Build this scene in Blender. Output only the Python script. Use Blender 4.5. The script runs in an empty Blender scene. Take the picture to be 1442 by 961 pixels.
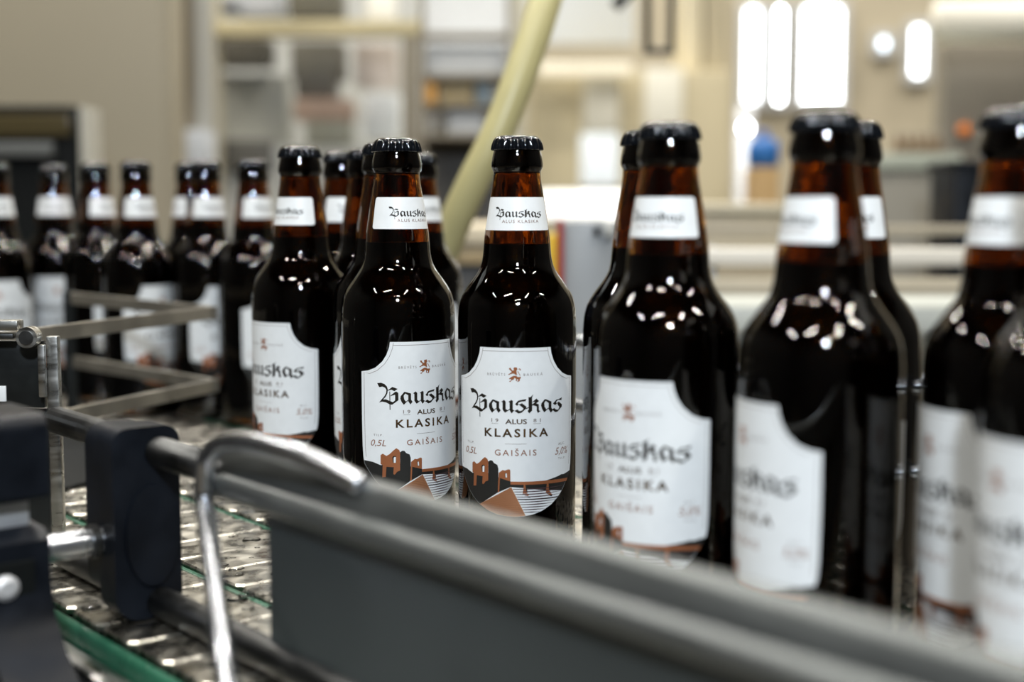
import bpy, bmesh, math, random
from mathutils import Vector, Matrix
random.seed(7)
S = bpy.context.scene
C = S.collection

# ------------------------------------------------------------------ camera
# World frame: x runs along the conveyor (towards the lower right of the photo), y across it, z up; the belt surface is z = 0.
F_PX = 2003.0
HEAD = math.radians(39.185)          # angle between view heading and the conveyor
PITCH = math.radians(5.745)
CAM = Vector((0.6488, -0.5327, 0.214))
FH = Vector((-math.cos(HEAD), math.sin(HEAD), 0))
RT = Vector((math.sin(HEAD), math.cos(HEAD), 0))
PHI = math.atan2(RT.y, RT.x)
FLOOR, CEIL = -0.95, 4.6
cd = bpy.data.cameras.new('camera')
cam = bpy.data.objects.new('camera', cd); C.objects.link(cam)
cam.location = CAM
cam.rotation_euler = (math.pi/2 - PITCH, 0, PHI)
cd.sensor_width = 36.0; cd.lens = 36.0*F_PX/1442.0
cd.clip_start = 0.02; cd.clip_end = 60
cd.dof.use_dof = True; cd.dof.focus_distance = 0.845; cd.dof.aperture_fstop = 3.4
S.camera = cam

# ------------------------------------------------------------------ world, exposure
w = bpy.data.worlds.new('world'); S.world = w; w.use_nodes = True
w.node_tree.nodes['Background'].inputs[0].default_value = (0.75, 0.82, 0.95, 1)
w.node_tree.nodes['Background'].inputs[1].default_value = 0.4
vs = S.view_settings
vs.view_transform = 'Standard'; vs.look = 'None'; vs.gamma = 1.0; vs.use_curve_mapping = False
vs.exposure = 0.0
cy = S.cycles
cy.use_denoising = True
cy.max_bounces = 14; cy.transmission_bounces = 14; cy.glossy_bounces = 6; cy.diffuse_bounces = 4
cy.caustics_reflective = False; cy.caustics_refractive = False
cy.sample_clamp_indirect = 8.0

def V(x, d, z=0.0):
    """a point x metres right of and d metres ahead of the camera, at height z"""
    p = CAM + RT*x + FH*d
    return Vector((p.x, p.y, z))

# ------------------------------------------------------------------ helpers
def lin(r, g, b):
    f = lambda c: (c/12.92 if c <= .04045 else ((c+.055)/1.055)**2.4)
    return (f(r/255), f(g/255), f(b/255))

MATS = {}
def mat(name, col, rough=.5, metal=0.0, noise=0.0, nscale=40.0, rvar=0.0, bump=0.0, stretch=None, emit=None, spec=.5, trans=0.0, ior=1.45, coat=0.0, sss=0.0):
    m = bpy.data.materials.new(name); m.use_nodes = True
    nt = m.node_tree; b = nt.nodes['Principled BSDF']
    b.inputs['Base Color'].default_value = (*col, 1); b.inputs['Roughness'].default_value = rough
    b.inputs['Metallic'].default_value = metal; b.inputs['IOR'].default_value = ior
    b.inputs['Specular IOR Level'].default_value = spec
    b.inputs['Transmission Weight'].default_value = trans
    b.inputs['Coat Weight'].default_value = coat; b.inputs['Coat Roughness'].default_value = .08
    if emit:
        b.inputs['Emission Color'].default_value = (*emit[:3], 1); b.inputs['Emission Strength'].default_value = emit[3]
    if noise or rvar or bump:
        tc = nt.nodes.new('ShaderNodeTexCoord'); mp = nt.nodes.new('ShaderNodeMapping')
        nt.links.new(tc.outputs['Object'], mp.inputs[0])
        if stretch: mp.inputs['Scale'].default_value = stretch
        n = nt.nodes.new('ShaderNodeTexNoise'); n.inputs['Scale'].default_value = nscale; n.inputs['Detail'].default_value = 6
        nt.links.new(mp.outputs[0], n.inputs['Vector'])
        if noise:
            r = nt.nodes.new('ShaderNodeMapRange'); r.inputs[1].default_value = .3; r.inputs[2].default_value = .7
            r.inputs[3].default_value = 1-noise; r.inputs[4].default_value = 1+noise
            nt.links.new(n.outputs['Fac'], r.inputs[0])
            mx = nt.nodes.new('ShaderNodeVectorMath'); mx.operation = 'SCALE'; mx.inputs[0].default_value = col
            nt.links.new(r.outputs[0], mx.inputs['Scale']); nt.links.new(mx.outputs[0], b.inputs['Base Color'])
        if rvar:
            r = nt.nodes.new('ShaderNodeMapRange'); r.inputs[1].default_value = .3; r.inputs[2].default_value = .7
            r.inputs[3].default_value = max(.02, rough-rvar); r.inputs[4].default_value = rough+rvar
            nt.links.new(n.outputs['Fac'], r.inputs[0]); nt.links.new(r.outputs[0], b.inputs['Roughness'])
        if bump:
            bp = nt.nodes.new('ShaderNodeBump'); bp.inputs['Strength'].default_value = bump; bp.inputs['Distance'].default_value = .002
            nt.links.new(n.outputs['Fac'], bp.inputs['Height']); nt.links.new(bp.outputs[0], b.inputs['Normal'])
    MATS[name] = m
    return m

class MB:
    """collects shapes, built as one mesh"""
    def __init__(s): s.v = []; s.f = []; s.mi = []
    def add(s, vs_, fs, mi=0):
        o = len(s.v); s.v += [tuple(p) for p in vs_]; s.f += [tuple(i+o for i in f) for f in fs]; s.mi += [mi]*len(fs); return s
    def box(s, a, b, mi=0):
        x0, y0, z0 = a; x1, y1, z1 = b
        return s.add([(x0,y0,z0),(x1,y0,z0),(x1,y1,z0),(x0,y1,z0),(x0,y0,z1),(x1,y0,z1),(x1,y1,z1),(x0,y1,z1)],
                     [(0,3,2,1),(4,5,6,7),(0,1,5,4),(1,2,6,5),(2,3,7,6),(3,0,4,7)], mi)
    def rbox(s, a, b, r=.002, mi=0):
        """box with chamfered edges"""
        x0, y0, z0 = a; x1, y1, z1 = b
        r = min(r, (x1-x0)*.45, (y1-y0)*.45, (z1-z0)*.45)
        bm = bmesh.new(); bmesh.ops.create_cube(bm, size=1)
        for vv in bm.verts: vv.co = ((x0+x1)/2+vv.co.x*(x1-x0), (y0+y1)/2+vv.co.y*(y1-y0), (z0+z1)/2+vv.co.z*(z1-z0))
        bmesh.ops.bevel(bm, geom=bm.edges[:], offset=r, segments=2, affect='EDGES', profile=.6)
        bm.verts.index_update()
        s.add([vv.co.copy() for vv in bm.verts], [tuple(q.index for q in f.verts) for f in bm.faces], mi); bm.free(); return s
    def prism(s, pts, axis, a, b, mi=0):
        """polygon extruded along axis 0/1/2 from a to b; pts are the two other coordinates in order"""
        def P(p, h):
            q = list(p); q.insert(axis, h); return tuple(q)
        n = len(pts); vs_ = [P(p, a) for p in pts] + [P(p, b) for p in pts]
        return s.add(vs_, [tuple(range(n-1, -1, -1)), tuple(range(n, 2*n))] + [(i, (i+1) % n, n+(i+1) % n, n+i) for i in range(n)], mi)
    def tube(s, path, r, n=14, mi=0, caps=True):
        path = [Vector(p) for p in path]; m = len(path); rings = []
        up = None
        for i, p in enumerate(path):
            t = (path[min(i+1, m-1)] - path[max(i-1, 0)]).normalized()
            if up is None:
                up = Vector((0,0,1)) if abs(t.z) < .9 else Vector((1,0,0))
            a = t.cross(up).normalized(); up = a.cross(t).normalized()
            rr = r[i] if isinstance(r, (list, tuple)) else r
            rings.append([p + (a*math.cos(2*math.pi*k/n) + up*math.sin(2*math.pi*k/n))*rr for k in range(n)])
        fs = []
        for i in range(m-1):
            for k in range(n):
                fs.append((i*n+k, i*n+(k+1) % n, (i+1)*n+(k+1) % n, (i+1)*n+k))
        if caps: fs += [tuple(range(n-1, -1, -1)), tuple((m-1)*n+k for k in range(n))]
        return s.add([p for rg in rings for p in rg], fs, mi)
    def lathe(s, prof, n=48, mi=0, closed=False, cen=(0,0,0)):
        m = len(prof); vs_ = []; fs = []
        for r, z in prof:
            for k in range(n):
                a = 2*math.pi*k/n; vs_.append((cen[0]+r*math.cos(a), cen[1]+r*math.sin(a), cen[2]+z))
        for i in range(m if closed else m-1):
            j = (i+1) % m
            for k in range(n): fs.append((i*n+k, i*n+(k+1) % n, j*n+(k+1) % n, j*n+k))
        if not closed: fs += [tuple(range(n-1, -1, -1)), tuple((m-1)*n+k for k in range(n))]
        return s.add(vs_, fs, mi)
    def mesh(s, name, mats, smooth=False, angle=None, recalc=True):
        me = bpy.data.meshes.new(name); me.from_pydata(s.v, [], s.f)
        for m in (mats if isinstance(mats, (list, tuple)) else [mats]): me.materials.append(m)
        me.polygons.foreach_set('material_index', s.mi)
        if recalc:
            bm = bmesh.new(); bm.from_mesh(me); bmesh.ops.recalc_face_normals(bm, faces=bm.faces[:]); bm.to_mesh(me); bm.free()
        if smooth: me.polygons.foreach_set('use_smooth', [True]*len(me.polygons))
        if angle is not None:
            me.polygons.foreach_set('use_smooth', [True]*len(me.polygons)); me.set_sharp_from_angle(angle=math.radians(angle))
        me.update(); return me
    def obj(s, name, mats, parent=None, loc=(0,0,0), rotz=0.0, **k):
        return link(name, s.mesh(name, mats, **k), parent, loc, rotz)

def link(name, data, parent=None, loc=(0,0,0), rotz=0.0):
    o = bpy.data.objects.new(name, data); C.objects.link(o); o.parent = parent
    o.location = loc; o.rotation_euler = (0,0,rotz); return o
def tag(o, label, cat, group=None):
    o['label'] = label; o['category'] = cat
    if group: o['group'] = group
    return o
def thing(name, label, cat, loc=(0,0,0), rotz=0.0, group=None):
    return tag(link(name, None, None, loc, rotz), label, cat, group)
def struct(o): o['kind'] = 'structure'; return o
def curve(pts, n=6):
    """Catmull-Rom through pts"""
    P = [Vector(p) for p in pts]; P = [P[0]*2-P[1]] + P + [P[-1]*2-P[-2]]; out = []
    for i in range(1, len(P)-2):
        a, b, c, d = P[i-1:i+3]
        for k in range(n):
            t = k/n; out.append(.5*((2*b)+(c-a)*t+(2*a-5*b+4*c-d)*t*t+(3*b-a-3*c+d)*t**3))
    out.append(P[-2]); return out

# ------------------------------------------------------------------ materials
steel = mat('brushed_steel', (.42,.42,.40), .32, 1.0, .18, 30, .1, .05, (1,8,8))
wet_steel = mat('wet_chain_steel', (.52,.50,.44), .33, 1.0, .2, 60, .16, .25)
zinc = mat('zinc', (.55,.56,.57), .5, .5, .1, 40)
chrome = mat('chrome', (.44,.46,.49), .24, 1.0, .12, 25, .06)
dull_steel = mat('dull_steel', (.085,.087,.087), .38, 1.0, .2, 50, .1, .08)
rail_grey = mat('rail_grey', (.14,.15,.147), .40, .75, .14, 18, .1, .0, (1,6,6))
panel_grey = mat('panel_grey', (.075,.088,.09), .34, .55, .12, 8, .08)
black_plastic = mat('black_plastic', (.0045,.006,.009), .42, 0, .5, 35, .1, .1, spec=.16)
black_metal = mat('black_metal', (.012,.014,.014), .35, .3, .4, 30, .1)
green_plastic = mat('green_plastic', (.02,.095,.055), .3, 0, .2, 40, .1)
void_black = mat('matt_black', (.004,.005,.005), .6, spec=.12)
warm_bar = mat('worn_bar_metal', (.36,.335,.28), .36, .8, .15, 30, .1)
cap_black = mat('cap_black', (.003,.004,.006), .13, 0, spec=.8)
glass_m = mat('amber_glass', (.31,.12,.018), .012, 0, trans=1.0, ior=1.5)
beer_m = mat('dark_beer', (.004,.0013,.0006), .3, spec=.05)
core_dark = mat('opaque_core_dark', (.006,.003,.002), .3, spec=.1)  # near-black colour in place of the light lost in thick mouth glass
paper = mat('label_paper', (.74,.77,.775), .42, 0, .02, 200, coat=.15)
ink = mat('dark_foil_ink', (.022,.019,.015), .3, .35)
gold = mat('bronze_foil', (.12,.07,.028), .3, .6, .6, 250)
copper = mat('copper_print', (.36,.13,.055), .36, .35)
copper_lt = mat('light_copper_print', (.46,.21,.10), .36, .35)
copper_dk = mat('brown_print', (.17,.07,.038), .4, .2)
copper_tx = mat('copper_lettering', (.27,.12,.07), .4, .2)
purple_ink = mat('water_line_ink', (.07,.04,.045), .4)
hill_ink = mat('black_print', (.014,.014,.013), .5, 0, spec=.3)
greyink = mat('fine_line_ink', (.17,.14,.125), .5)
water = bpy.data.materials.new('water'); water.use_nodes = True
_n = water.node_tree.nodes; _l = water.node_tree.links
_n.remove(_n['Principled BSDF'])
_t = _n.new('ShaderNodeBsdfTransparent'); _g = _n.new('ShaderNodeBsdfGlossy'); _g.inputs['Roughness'].default_value = .03
_f = _n.new('ShaderNodeFresnel'); _f.inputs['IOR'].default_value = 1.28; _m = _n.new('ShaderNodeMixShader')
_l.new(_f.outputs[0], _m.inputs[0]); _l.new(_t.outputs[0], _m.inputs[1]); _l.new(_g.outputs[0], _m.inputs[2]); _l.new(_m.outputs[0], _n['Material Output'].inputs[0])

# ------------------------------------------------------------------ the hall
def vbox(name, x0, x1, d0, d1, z0, z1, m):
    """box in the camera-heading frame, as a structure object"""
    o = V((x0+x1)/2, (d0+d1)/2, z0)
    hx, hd = (x1-x0)/2, (d1-d0)/2
    return MB().box((-hx,-hd,0), (hx,hd,z1-z0)).obj(name, m, None, o, PHI)
floor_m = mat('floor_tile', lin(92,87,78), .35, 0, .12, 3, .1)
wall_cream = mat('wall_cream', lin(178,168,145), .7, 0, .05, 2)
wall_white = mat('wall_white', lin(216,218,216), .7, 0, .05, 2)
wall_dark = mat('wall_dim', lin(46,46,45), .8, 0, .1, 2)
ceil_m = mat('ceiling_dark', lin(40,40,40), .85, 0, .1, 2)
XL, XR, DB, DF = -5.2, 5.4, 7.2, -5.0
struct(vbox('floor', XL, XR, DF, DB, FLOOR-.1, FLOOR, floor_m))
struct(vbox('ceiling', XL, XR, DF, DB, CEIL, CEIL+.1, ceil_m))
struct(vbox('wall_left', XL-.1, XL, DF, DB, FLOOR, CEIL, wall_dark))
struct(vbox('wall_right', XR, XR+.1, DF, DB, FLOOR, CEIL, wall_dark))
struct(vbox('wall_back', XL, XR, DB, DB+.1, FLOOR, CEIL, wall_cream))
struct(vbox('wall_front', XL, XR, DF-.1, DF, FLOOR, CEIL, wall_dark))

def at(px, py, d):
    """metres right and height of the spot seen at (px, py) in the 1442x961 frame, d metres ahead"""
    dx, dy = (px-721)/F_PX, (py-480.5)/F_PX
    k = math.cos(PITCH) - dy*math.sin(PITCH); t = d/k
    return t*dx, CAM.z + t*(-math.sin(PITCH) - dy*math.cos(PITCH))

class BG:
    """a background thing standing on the floor; parts are given by where they show and how far off they are"""
    def __init__(s, name, label, cat, px, d, z=FLOOR, group=None):
        s.x0 = at(px, 279, d)[0]; s.d0 = d; s.z0 = z
        s.t = thing(name, label, cat, V(s.x0, d, z), PHI, group)
    def loc(s, px, py, d): x, z = at(px, py, d); return Vector((x-s.x0, d-s.d0, z-s.z0))
    def box(s, name, rect, m, d=None, depth=.2, r=.004, parent=None):
        x0, y0, x1, y1 = rect; d = d or s.d0
        yy = 279 if y0 is None else y0
        a = s.loc(x0, yy, d); b = s.loc(x1, yy, d)
        zb = 0.0 if y1 is None else s.loc(x0, y1, d).z
        zt = CEIL-s.z0-.002 if y0 is None else a.z
        return MB().rbox((a.x, a.y, zb), (b.x, a.y+depth, zt), r).obj(name, m, parent or s.t, angle=40)

# ceiling lamps -----------------------------------------------------
tube_m = mat('lamp_diffuser', (.9,.9,.9), .4)
house_m = mat('lamp_housing', lin(200,200,200), .5)
LAMP_W = 72.0
def ceiling_lamp(x, d, rot, label, L=1.25, z=4.1, power=1.0):
    t = thing('ceiling_lamp', label, 'lamp', V(x, d, z), PHI+rot, 'strip lamps under the hall ceiling')
    MB().rbox((-L/2,-.05,.012), (L/2,.05,.06), .01).obj('housing', house_m, t)
    for sx in (-1, 1): MB().tube([(sx*L*.35,0,.05), (sx*L*.35,0,CEIL-z-.001)], .006, 8).obj('hanger', steel, t)
    ld = bpy.data.lights.new('tube', 'AREA'); ld.shape = 'RECTANGLE'; ld.size = L-.06; ld.size_y = .065
    ld.energy = LAMP_W*power; ld.color = (1.0, .955, .885)
    lo = bpy.data.objects.new('tube', ld); C.objects.link(lo); lo.parent = t; lo.location = (0,0,.008)
LAMPS = [(-1.3,-1.7,.1),(1.4,-2.0,1.4),(-3.3,-.9,1.5),(3.2,-.5,.1),(-1.7,.8,1.4),(1.5,1.0,.1),(-.2,2.6,.1),(-3.5,2.5,.1),(3.3,2.9,1.5),
         (-1.3,4.3,1.4),(1.5,4.6,.1),(-3.2,6.1,.1),(3.5,6.2,.1),(.1,-3.7,.1),(.3,6.3,.1)]
for x, d, r in LAMPS:
    ceiling_lamp(x, d, r, 'long white strip lamp hung under the dark hall ceiling', power=1.0 if d < 2.0 else 1.2)
# the cool work lamp on a stand behind the photographer
wl = thing('work_lamp', 'cool white work lamp on a thin stand behind the camera', 'lamp', V(.05, -.9, FLOOR), PHI)
MB().tube([(0,0,0), (0,0,1.95)], .015, 10).obj('pole', black_metal, wl)
for k in range(3):
    a = k*2.1; MB().tube([(0,0,.35), (.4*math.cos(a), .4*math.sin(a), .01)], .01, 8).obj('leg', black_metal, wl)
lh = MB().lathe([(.05,-.02),(.15,.0),(.16,.05),(.155,.055),(.13,.01)], 24).obj('reflector', black_metal, wl, (0,.05,2.0)); lh.rotation_euler = (math.radians(105),0,math.pi)
ld = bpy.data.lights.new('lamp_light', 'AREA'); ld.shape = 'DISK'; ld.size = .15; ld.energy = 25; ld.color = (.80,.89,1.0)
lo = bpy.data.objects.new('lamp_light', ld); C.objects.link(lo); lo.parent = wl; lo.location = (0,.12,1.98); lo.rotation_euler = (math.radians(65),0,0)

# windows -----------------------------------------------------------
day = mat('daylight_pane', (.8,.85,.9), .1, emit=(.93,.97,1.0,7.0))
day3 = mat('bright_slit_pane', (.8,.85,.9), .1, emit=(.93,.97,1.0,26.0))
day2 = mat('dim_daylight_pane', (.7,.8,.9), .1, emit=(.80,.90,1.0,5.0))
frame_m = mat('window_frame', lin(190,192,192), .5)
def window(name, px0, py0, px1, py1, bars=(), pm_=None):
    d = DB-.03
    (x0, z1), (x1, z0) = at(px0, py0, d), at(px1, py1, d)
    o = V((x0+x1)/2, d, z0); hx = (x1-x0)/2; h = z1-z0; e = .035
    m = MB().box((-hx-e,-.03,-e),(hx+e,.029,0)).box((-hx-e,-.03,h),(hx+e,.029,h+e)).box((-hx-e,-.03,0),(-hx,.029,h)).box((hx,-.03,0),(hx+e,.029,h))
    f = struct(m.obj(name, frame_m, None, o, PHI))
    xs = [-hx]
    for b in bars:
        xb = at(b, 0, d)[0]-(x0+x1)/2; MB().box((xb-.018,-.02,0),(xb+.018,.02,h)).obj('mullion', frame_m, f); xs.append(xb)
    xs.append(hx)
    for a, b in zip(xs, xs[1:]): MB().box((a,-.002,0),(b,.004,h)).obj('pane', pm_ or day, f)
window('window_1', 1051, 14, 1066, 143, (), day)
window('window_2', 1095, 14, 1099, 143, (), day3)
window('window_3', 1132, 12, 1180, 145, (), day)
window('window_4', 1285, 40, 1298, 106, (), day)
window('window_5', 1238, 56, 1248, 68, (), day2)

# ------------------------------------------------------------------ background machines
grey_light = mat('machine_pale_grey', lin(186,187,182), .45, 0, .05, 3)
def pm(name, r, g, b, rough=.5, **k): return mat(name, lin(r,g,b), rough, **k)
beige_cab = pm('cabinet_beige', 156,148,128, .5, noise=.03, nscale=2)
b = BG('electrical_cabinet', 'tall plain beige electrical cabinet behind the bottles at the far left', 'cabinet', 60, 2.6)
b.box('body', (-560,-340,232,None), beige_cab, depth=.1, r=.012)
b.box('door', (-250,-300,222,560), beige_cab, d=2.585, depth=.014, r=.003)
b.box('handle', (-225,210,-210,270), black_metal, d=2.565, depth=.02)
b = BG('dark_filler_machine', 'low black machine with a dim viewing window in front of the beige cabinet', 'machine', 0, 2.2)
b.box('body', (-330,148,108,None), void_black, depth=.08, r=.01)
b.box('viewing_window', (-200,160,98,192), pm('olive_glass', 74,66,44, .2), d=2.192, depth=.009)
b.box('trim_bar', (-200,200,72,220), pm('bar_grey', 96,98,96, .4), d=2.18, depth=.022)
b.box('side_post', (110,150,121,None), pm('post_grey', 168,166,155, .4), depth=.08)
b = BG('steel_column', 'pale grey steel column with a cable duct beside the beige cabinet', 'column', 265, 2.95)
b.box('post', (250,None,290,None), pm('column_grey', 178,178,172, .5), depth=.12)
b.box('cable_duct', (258,None,276,None), pm('duct_brown', 132,124,108, .5), d=2.92, depth=.03)
b.box('junction_box', (242,182,286,250), pm('junction_white', 205,210,216, .4), d=2.83, depth=.12)

b = BG('packing_machine', 'large framed packing machine full of grey modules behind the centre bottles', 'machine', 430, 3.3)
beam_m = pm('beam_beige', 196,184,146, .5); post_m = pm('post_brown', 128,120,104, .5)
b.box('beam', (286,28,720,50), beam_m, depth=.07)
b.box('frame_post', (284,-260,298,None), pm('post_beige', 176,170,150, .5), depth=.07)
b.box('frame_post', (566,48,587,None), post_m, depth=.07)
b.box('frame_post', (726,-260,742,None), pm('post_pale', 196,190,168, .5), depth=.07)
b.box('back_panel', (286,-120,735,None), grey_light, d=4.1, depth=.03)
dk = pm('module_dark', 78,75,66, .5); dk2 = pm('module_olive', 104,101,88, .5)
for rect, m, d in [((290,54,378,92), dk, 3.5), ((300,104,402,210), pm('module_grey', 158,158,149, .4), 3.6), ((404,-30,480,24), dk2, 3.5),
                   ((408,58,482,112), pm('module_grey_dark', 98,95,85, .5), 3.5), ((414,100,470,138), pm('motor_grey', 86,84,78, .5), 3.45),
                   ((412,138,494,170), pm('carton_pink', 176,152,136, .6), 3.4), ((430,170,492,206), pm('module_green_grey', 148,148,134, .5), 3.4),
                   ((512,130,560,194), pm('module_white', 216,220,222, .4), 3.5), ((498,60,558,122), pm('module_rose', 190,180,172, .5), 3.6),
                   ((296,0,330,14), pm('module_blue_grey', 96,100,106, .5), 3.5), ((515,-10,556,36), pm('module_bright', 232,232,228, .4), 3.4),
                   ((330,-30,400,22), pm('module_silver', 196,198,200, .4), 3.6),
                   ((300,196,380,240), pm('guard_dark', 92,90,84, .5), 3.36)]:
    b.box('module', rect, m, d=d, depth=.12, r=.01)
b.box('lower_body', (300,206,720,None), grey_light, d=3.4, depth=.5)
b = BG('pouch_rack', 'pale shelf rack with small coloured boxes right of the brown machine post', 'rack', 650, 2.85)
b.box('upright', (590,-200,596,None), post_m, depth=.04); b.box('upright', (714,-200,720,None), post_m, depth=.04)
b.box('shelf', (590,104,720,112), post_m, depth=.25); b.box('shelf', (590,188,720,196), post_m, depth=.25); b.box('shelf', (590,146,720,151), post_m, depth=.25)
b.box('crossbar', (590,45,720,56), post_m, depth=.03)
b.box('back_board', (596,-200,714,230), pm('board_white', 222,224,224, .5), d=3.12, depth=.02)
b.box('white_carton', (600,64,712,104), pm('carton_white', 222,225,226, .5), d=2.88, depth=.2)
b.box('orange_carton', (596,114,613,146), pm('carton_orange', 222,166,84, .5), d=2.86, depth=.1)
b.box('tan_carton', (618,116,667,146), pm('carton_tan', 186,168,128, .5), d=2.88, depth=.15)
b.box('blue_grey_carton', (670,112,692,146), pm('carton_blue_grey', 148,166,178, .5), d=2.88, depth=.15)
b.box('white_tub', (630,154,682,188), pm('tub_white', 214,217,219, .5), d=2.88, depth=.15)
b.box('lower_panel', (590,196,720,None), pm('rack_dark', 70,67,62, .5), d=3.0, depth=.1)

b = BG('cream_enclosure', 'cream machine enclosure with white panels and a lit window behind the centre', 'machine', 880, 4.3)
cream = pm('enclosure_cream', 192,181,150, .55)
b.box('body', (748,98,1032,None), cream, depth=.7, r=.02)
b.box('white_panel', (822,100,872,184), pm('panel_ivory', 236,233,218, .4), d=4.27, depth=.03)
b.box('white_panel', (908,96,962,184), MATS['panel_ivory'], d=4.27, depth=.03)
b.box('lit_window', (818,188,872,262), mat('lit_blue_window', (.8,.85,.88), .3, emit=(.86,.95,1.0,.35)), d=4.27, depth=.03)
b.box('top_tube', (758,88,890,106), mat('warm_tube', (.9,.85,.7), .4, emit=(1,.88,.62,.25)), d=4.2, depth=.06)
b.box('pillar', (955,None,985,98), pm('pillar_cream', 222,212,184, .5), d=4.4, depth=.2)
b.box('pillar', (990,None,1024,98), pm('pillar_tan', 184,174,148, .5), d=4.4, depth=.2)
b.box('upper_board', (600,-330,898,62), pm('upper_white', 212,219,226, .5), d=5.0, depth=.05)
b.box('upper_board_leg', (742,62,752,None), cream, d=5.0, depth=.05)

b = BG('inspection_light', 'glowing white inspection light panel between the centre bottles', 'light', 825, 2.4)
b.box('light_panel', (758,268,896,310), mat('light_panel', (.9,.9,.88), .4, emit=(1,.98,.92,1.1)), depth=.03)
b.box('stand', (800,312,846,None), steel, d=2.44, depth=.04)
b.box('frame', (754,309,900,313), steel, depth=.035)

HD = 2.1
t = thing('hanging_bracket', 'dark two-legged bracket hanging from the ceiling above the cream enclosure', 'bracket', V(at(928,0,HD)[0], HD, CEIL), PHI)
def hb(px, py, d=HD): x, z = at(px, py, d); return Vector((x-at(928,0,HD)[0], d-HD, z-CEIL))
for px in (911, 945): MB().tube([(hb(px,0).x,0,-.001), hb(px,72)], .0055, 10).obj('leg', black_metal, t)
MB().tube([hb(906,72), hb(950,72)], .005, 10).obj('crossbar', black_metal, t)
MB().tube([hb(866,10), hb(888,-14), hb(911,-30)], .009, 10).obj('arm', black_metal, t)

b = BG('feeder_box', 'grey metal feeder box with red flange and yellow strip right of the sharp bottle', 'machine', 828, 1.55)
b.box('body', (793,312,872,None), pm('feeder_grey', 138,142,144, .35), depth=.3, r=.004)
b.box('red_flange', (785,310,794,None), pm('flange_red', 140,26,20, .4), d=1.545, depth=.03)
b.box('yellow_strip', (771,330,785,None), pm('strip_yellow', 226,190,40, .5), d=1.58, depth=.03)
b.box('latch', (836,318,846,332), black_metal, d=1.54, depth=.01); b.box('latch', (852,314,866,334), grey_light, d=1.54, depth=.01)
b = BG('low_counter', 'pale low counter with a dark base behind the gap between the two sharp bottles', 'counter', 640, 1.9)
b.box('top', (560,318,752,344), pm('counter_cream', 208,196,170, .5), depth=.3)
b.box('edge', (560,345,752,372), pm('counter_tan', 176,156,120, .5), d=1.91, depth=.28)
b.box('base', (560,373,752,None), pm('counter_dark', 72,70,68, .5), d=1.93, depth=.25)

hose_m = mat('yellow_hose', lin(200,192,140), .35, 0, .12, 12, trans=.25)
hp = [at(px, py, d)+(d,) for px, py, d in ((870,-420,1.5),(810,-150,1.42),(768,0,1.36),(738,90,1.34),(702,185,1.33),(664,262,1.33),(634,330,1.34),(612,400,1.36),(606,480,1.38))]
hp = [V(x, d, z) for x, z, d in hp]
hp = [V(.25, 1.75, CEIL-.001), V(.22, 1.65, 1.6)] + hp + [Vector((hp[-1].x, hp[-1].y, -.3)), Vector((hp[-1].x-.1, hp[-1].y+.05, FLOOR+.02))]
ho = MB().tube(curve(hp, 8), .0155, 18).obj('yellow_hose', hose_m, smooth=True); tag(ho, 'pale yellow translucent hose slanting down behind the sharp bottles', 'hose')

b = BG('steel_pipe_column', 'shiny steel pipe column below the bright windows with a small round lamp', 'column', 1047, 3.2)
MB().tube([(0,0,0),(0,0,b.loc(0,150,3.2).z)], .022, 16).obj('pipe', mat('pipe_steel', (.42,.43,.44), .5, .6), b.t, smooth=True)
MB().lathe([(.001,-.012),(.008,-.009),(.012,0),(.008,.009),(.001,.012)], 16).obj('lamp_bulb', mat('bulb_glow', (.9,.9,.9), .3, emit=(.9,.96,1,25)), b.t, b.loc(1050,180,3.15))
b = BG('cardboard_carton', 'tall tan cardboard carton under the blue canister behind the right bottles', 'carton', 1078, 2.7)
b.box('carton', (1060,236,1098,None), pm('carton_brown', 172,142,96, .6), depth=.1)
bc = BG('blue_canister', 'bright blue plastic canister standing on the tan carton', 'canister', 1080, 2.7, z=at(1080,236,2.7)[1]+.001)
MB().lathe([(.024,0),(.031,.004),(.032,.04),(.025,.052),(.009,.056),(.009,.064)], 20).obj('body', pm('canister_blue', 36,100,168, .4), bc.t, (0,.05,0), smooth=True)
MB().lathe([(.0105,0),(.0105,.009),(.008,.011)], 16).obj('screw_cap', pm('canister_cap', 24,90,170, .4), bc.t, (0,.05,.06), smooth=True)

b = BG('grey_control_cabinet', 'grey-brown control cabinet with an orange button at the right edge', 'cabinet', 1440, 3.0)
b.box('body', (1332,60,1600,None), pm('cabinet_grey', 122,116,103, .5), depth=.08, r=.01)
b.box('door', (1340,72,1590,330), pm('cabinet_grey_door', 119,113,101, .5), d=2.99, depth=.009)
MB().lathe([(.013,0),(.013,.012),(.010,.02),(.003,.022)], 20).obj('orange_button', pm('button_orange', 220,122,36, .4), b.t, b.loc(1357,184,2.985)).rotation_euler = (math.pi/2,0,0)
t = thing('cream_duct', 'cream ventilation duct hung from the ceiling above the grey control cabinet', 'duct', V(at(1440,0,2.8)[0], 2.8, CEIL), PHI)
dx0, dz = at(1318, 30, 2.8); dx1 = at(1700, 24, 2.8)[0]; ox = at(1440,0,2.8)[0]
MB().tube([(dx0-ox,0,dz-CEIL), (dx1-ox,0,dz-CEIL)], .04, 20).obj('duct_pipe', pm('duct_cream', 222,218,204, .45), t, smooth=True)
for px in (1335, 1520): x = at(px,0,2.8)[0]-ox; MB().tube([(x,0,dz-CEIL+.03), (x,0,-.001)], .006, 8).obj('hanger', steel, t)
b = BG('grey_worktop_unit', 'grey work unit with a pale green-white top behind the right bottles', 'counter', 1290, 2.6)
b.box('body', (1195,240,1352,None), pm('unit_grey', 136,133,123, .45), depth=.35)
b.box('top', (1190,216,1356,239), pm('unit_top', 170,176,163, .4), d=2.59, depth=.37)
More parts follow.
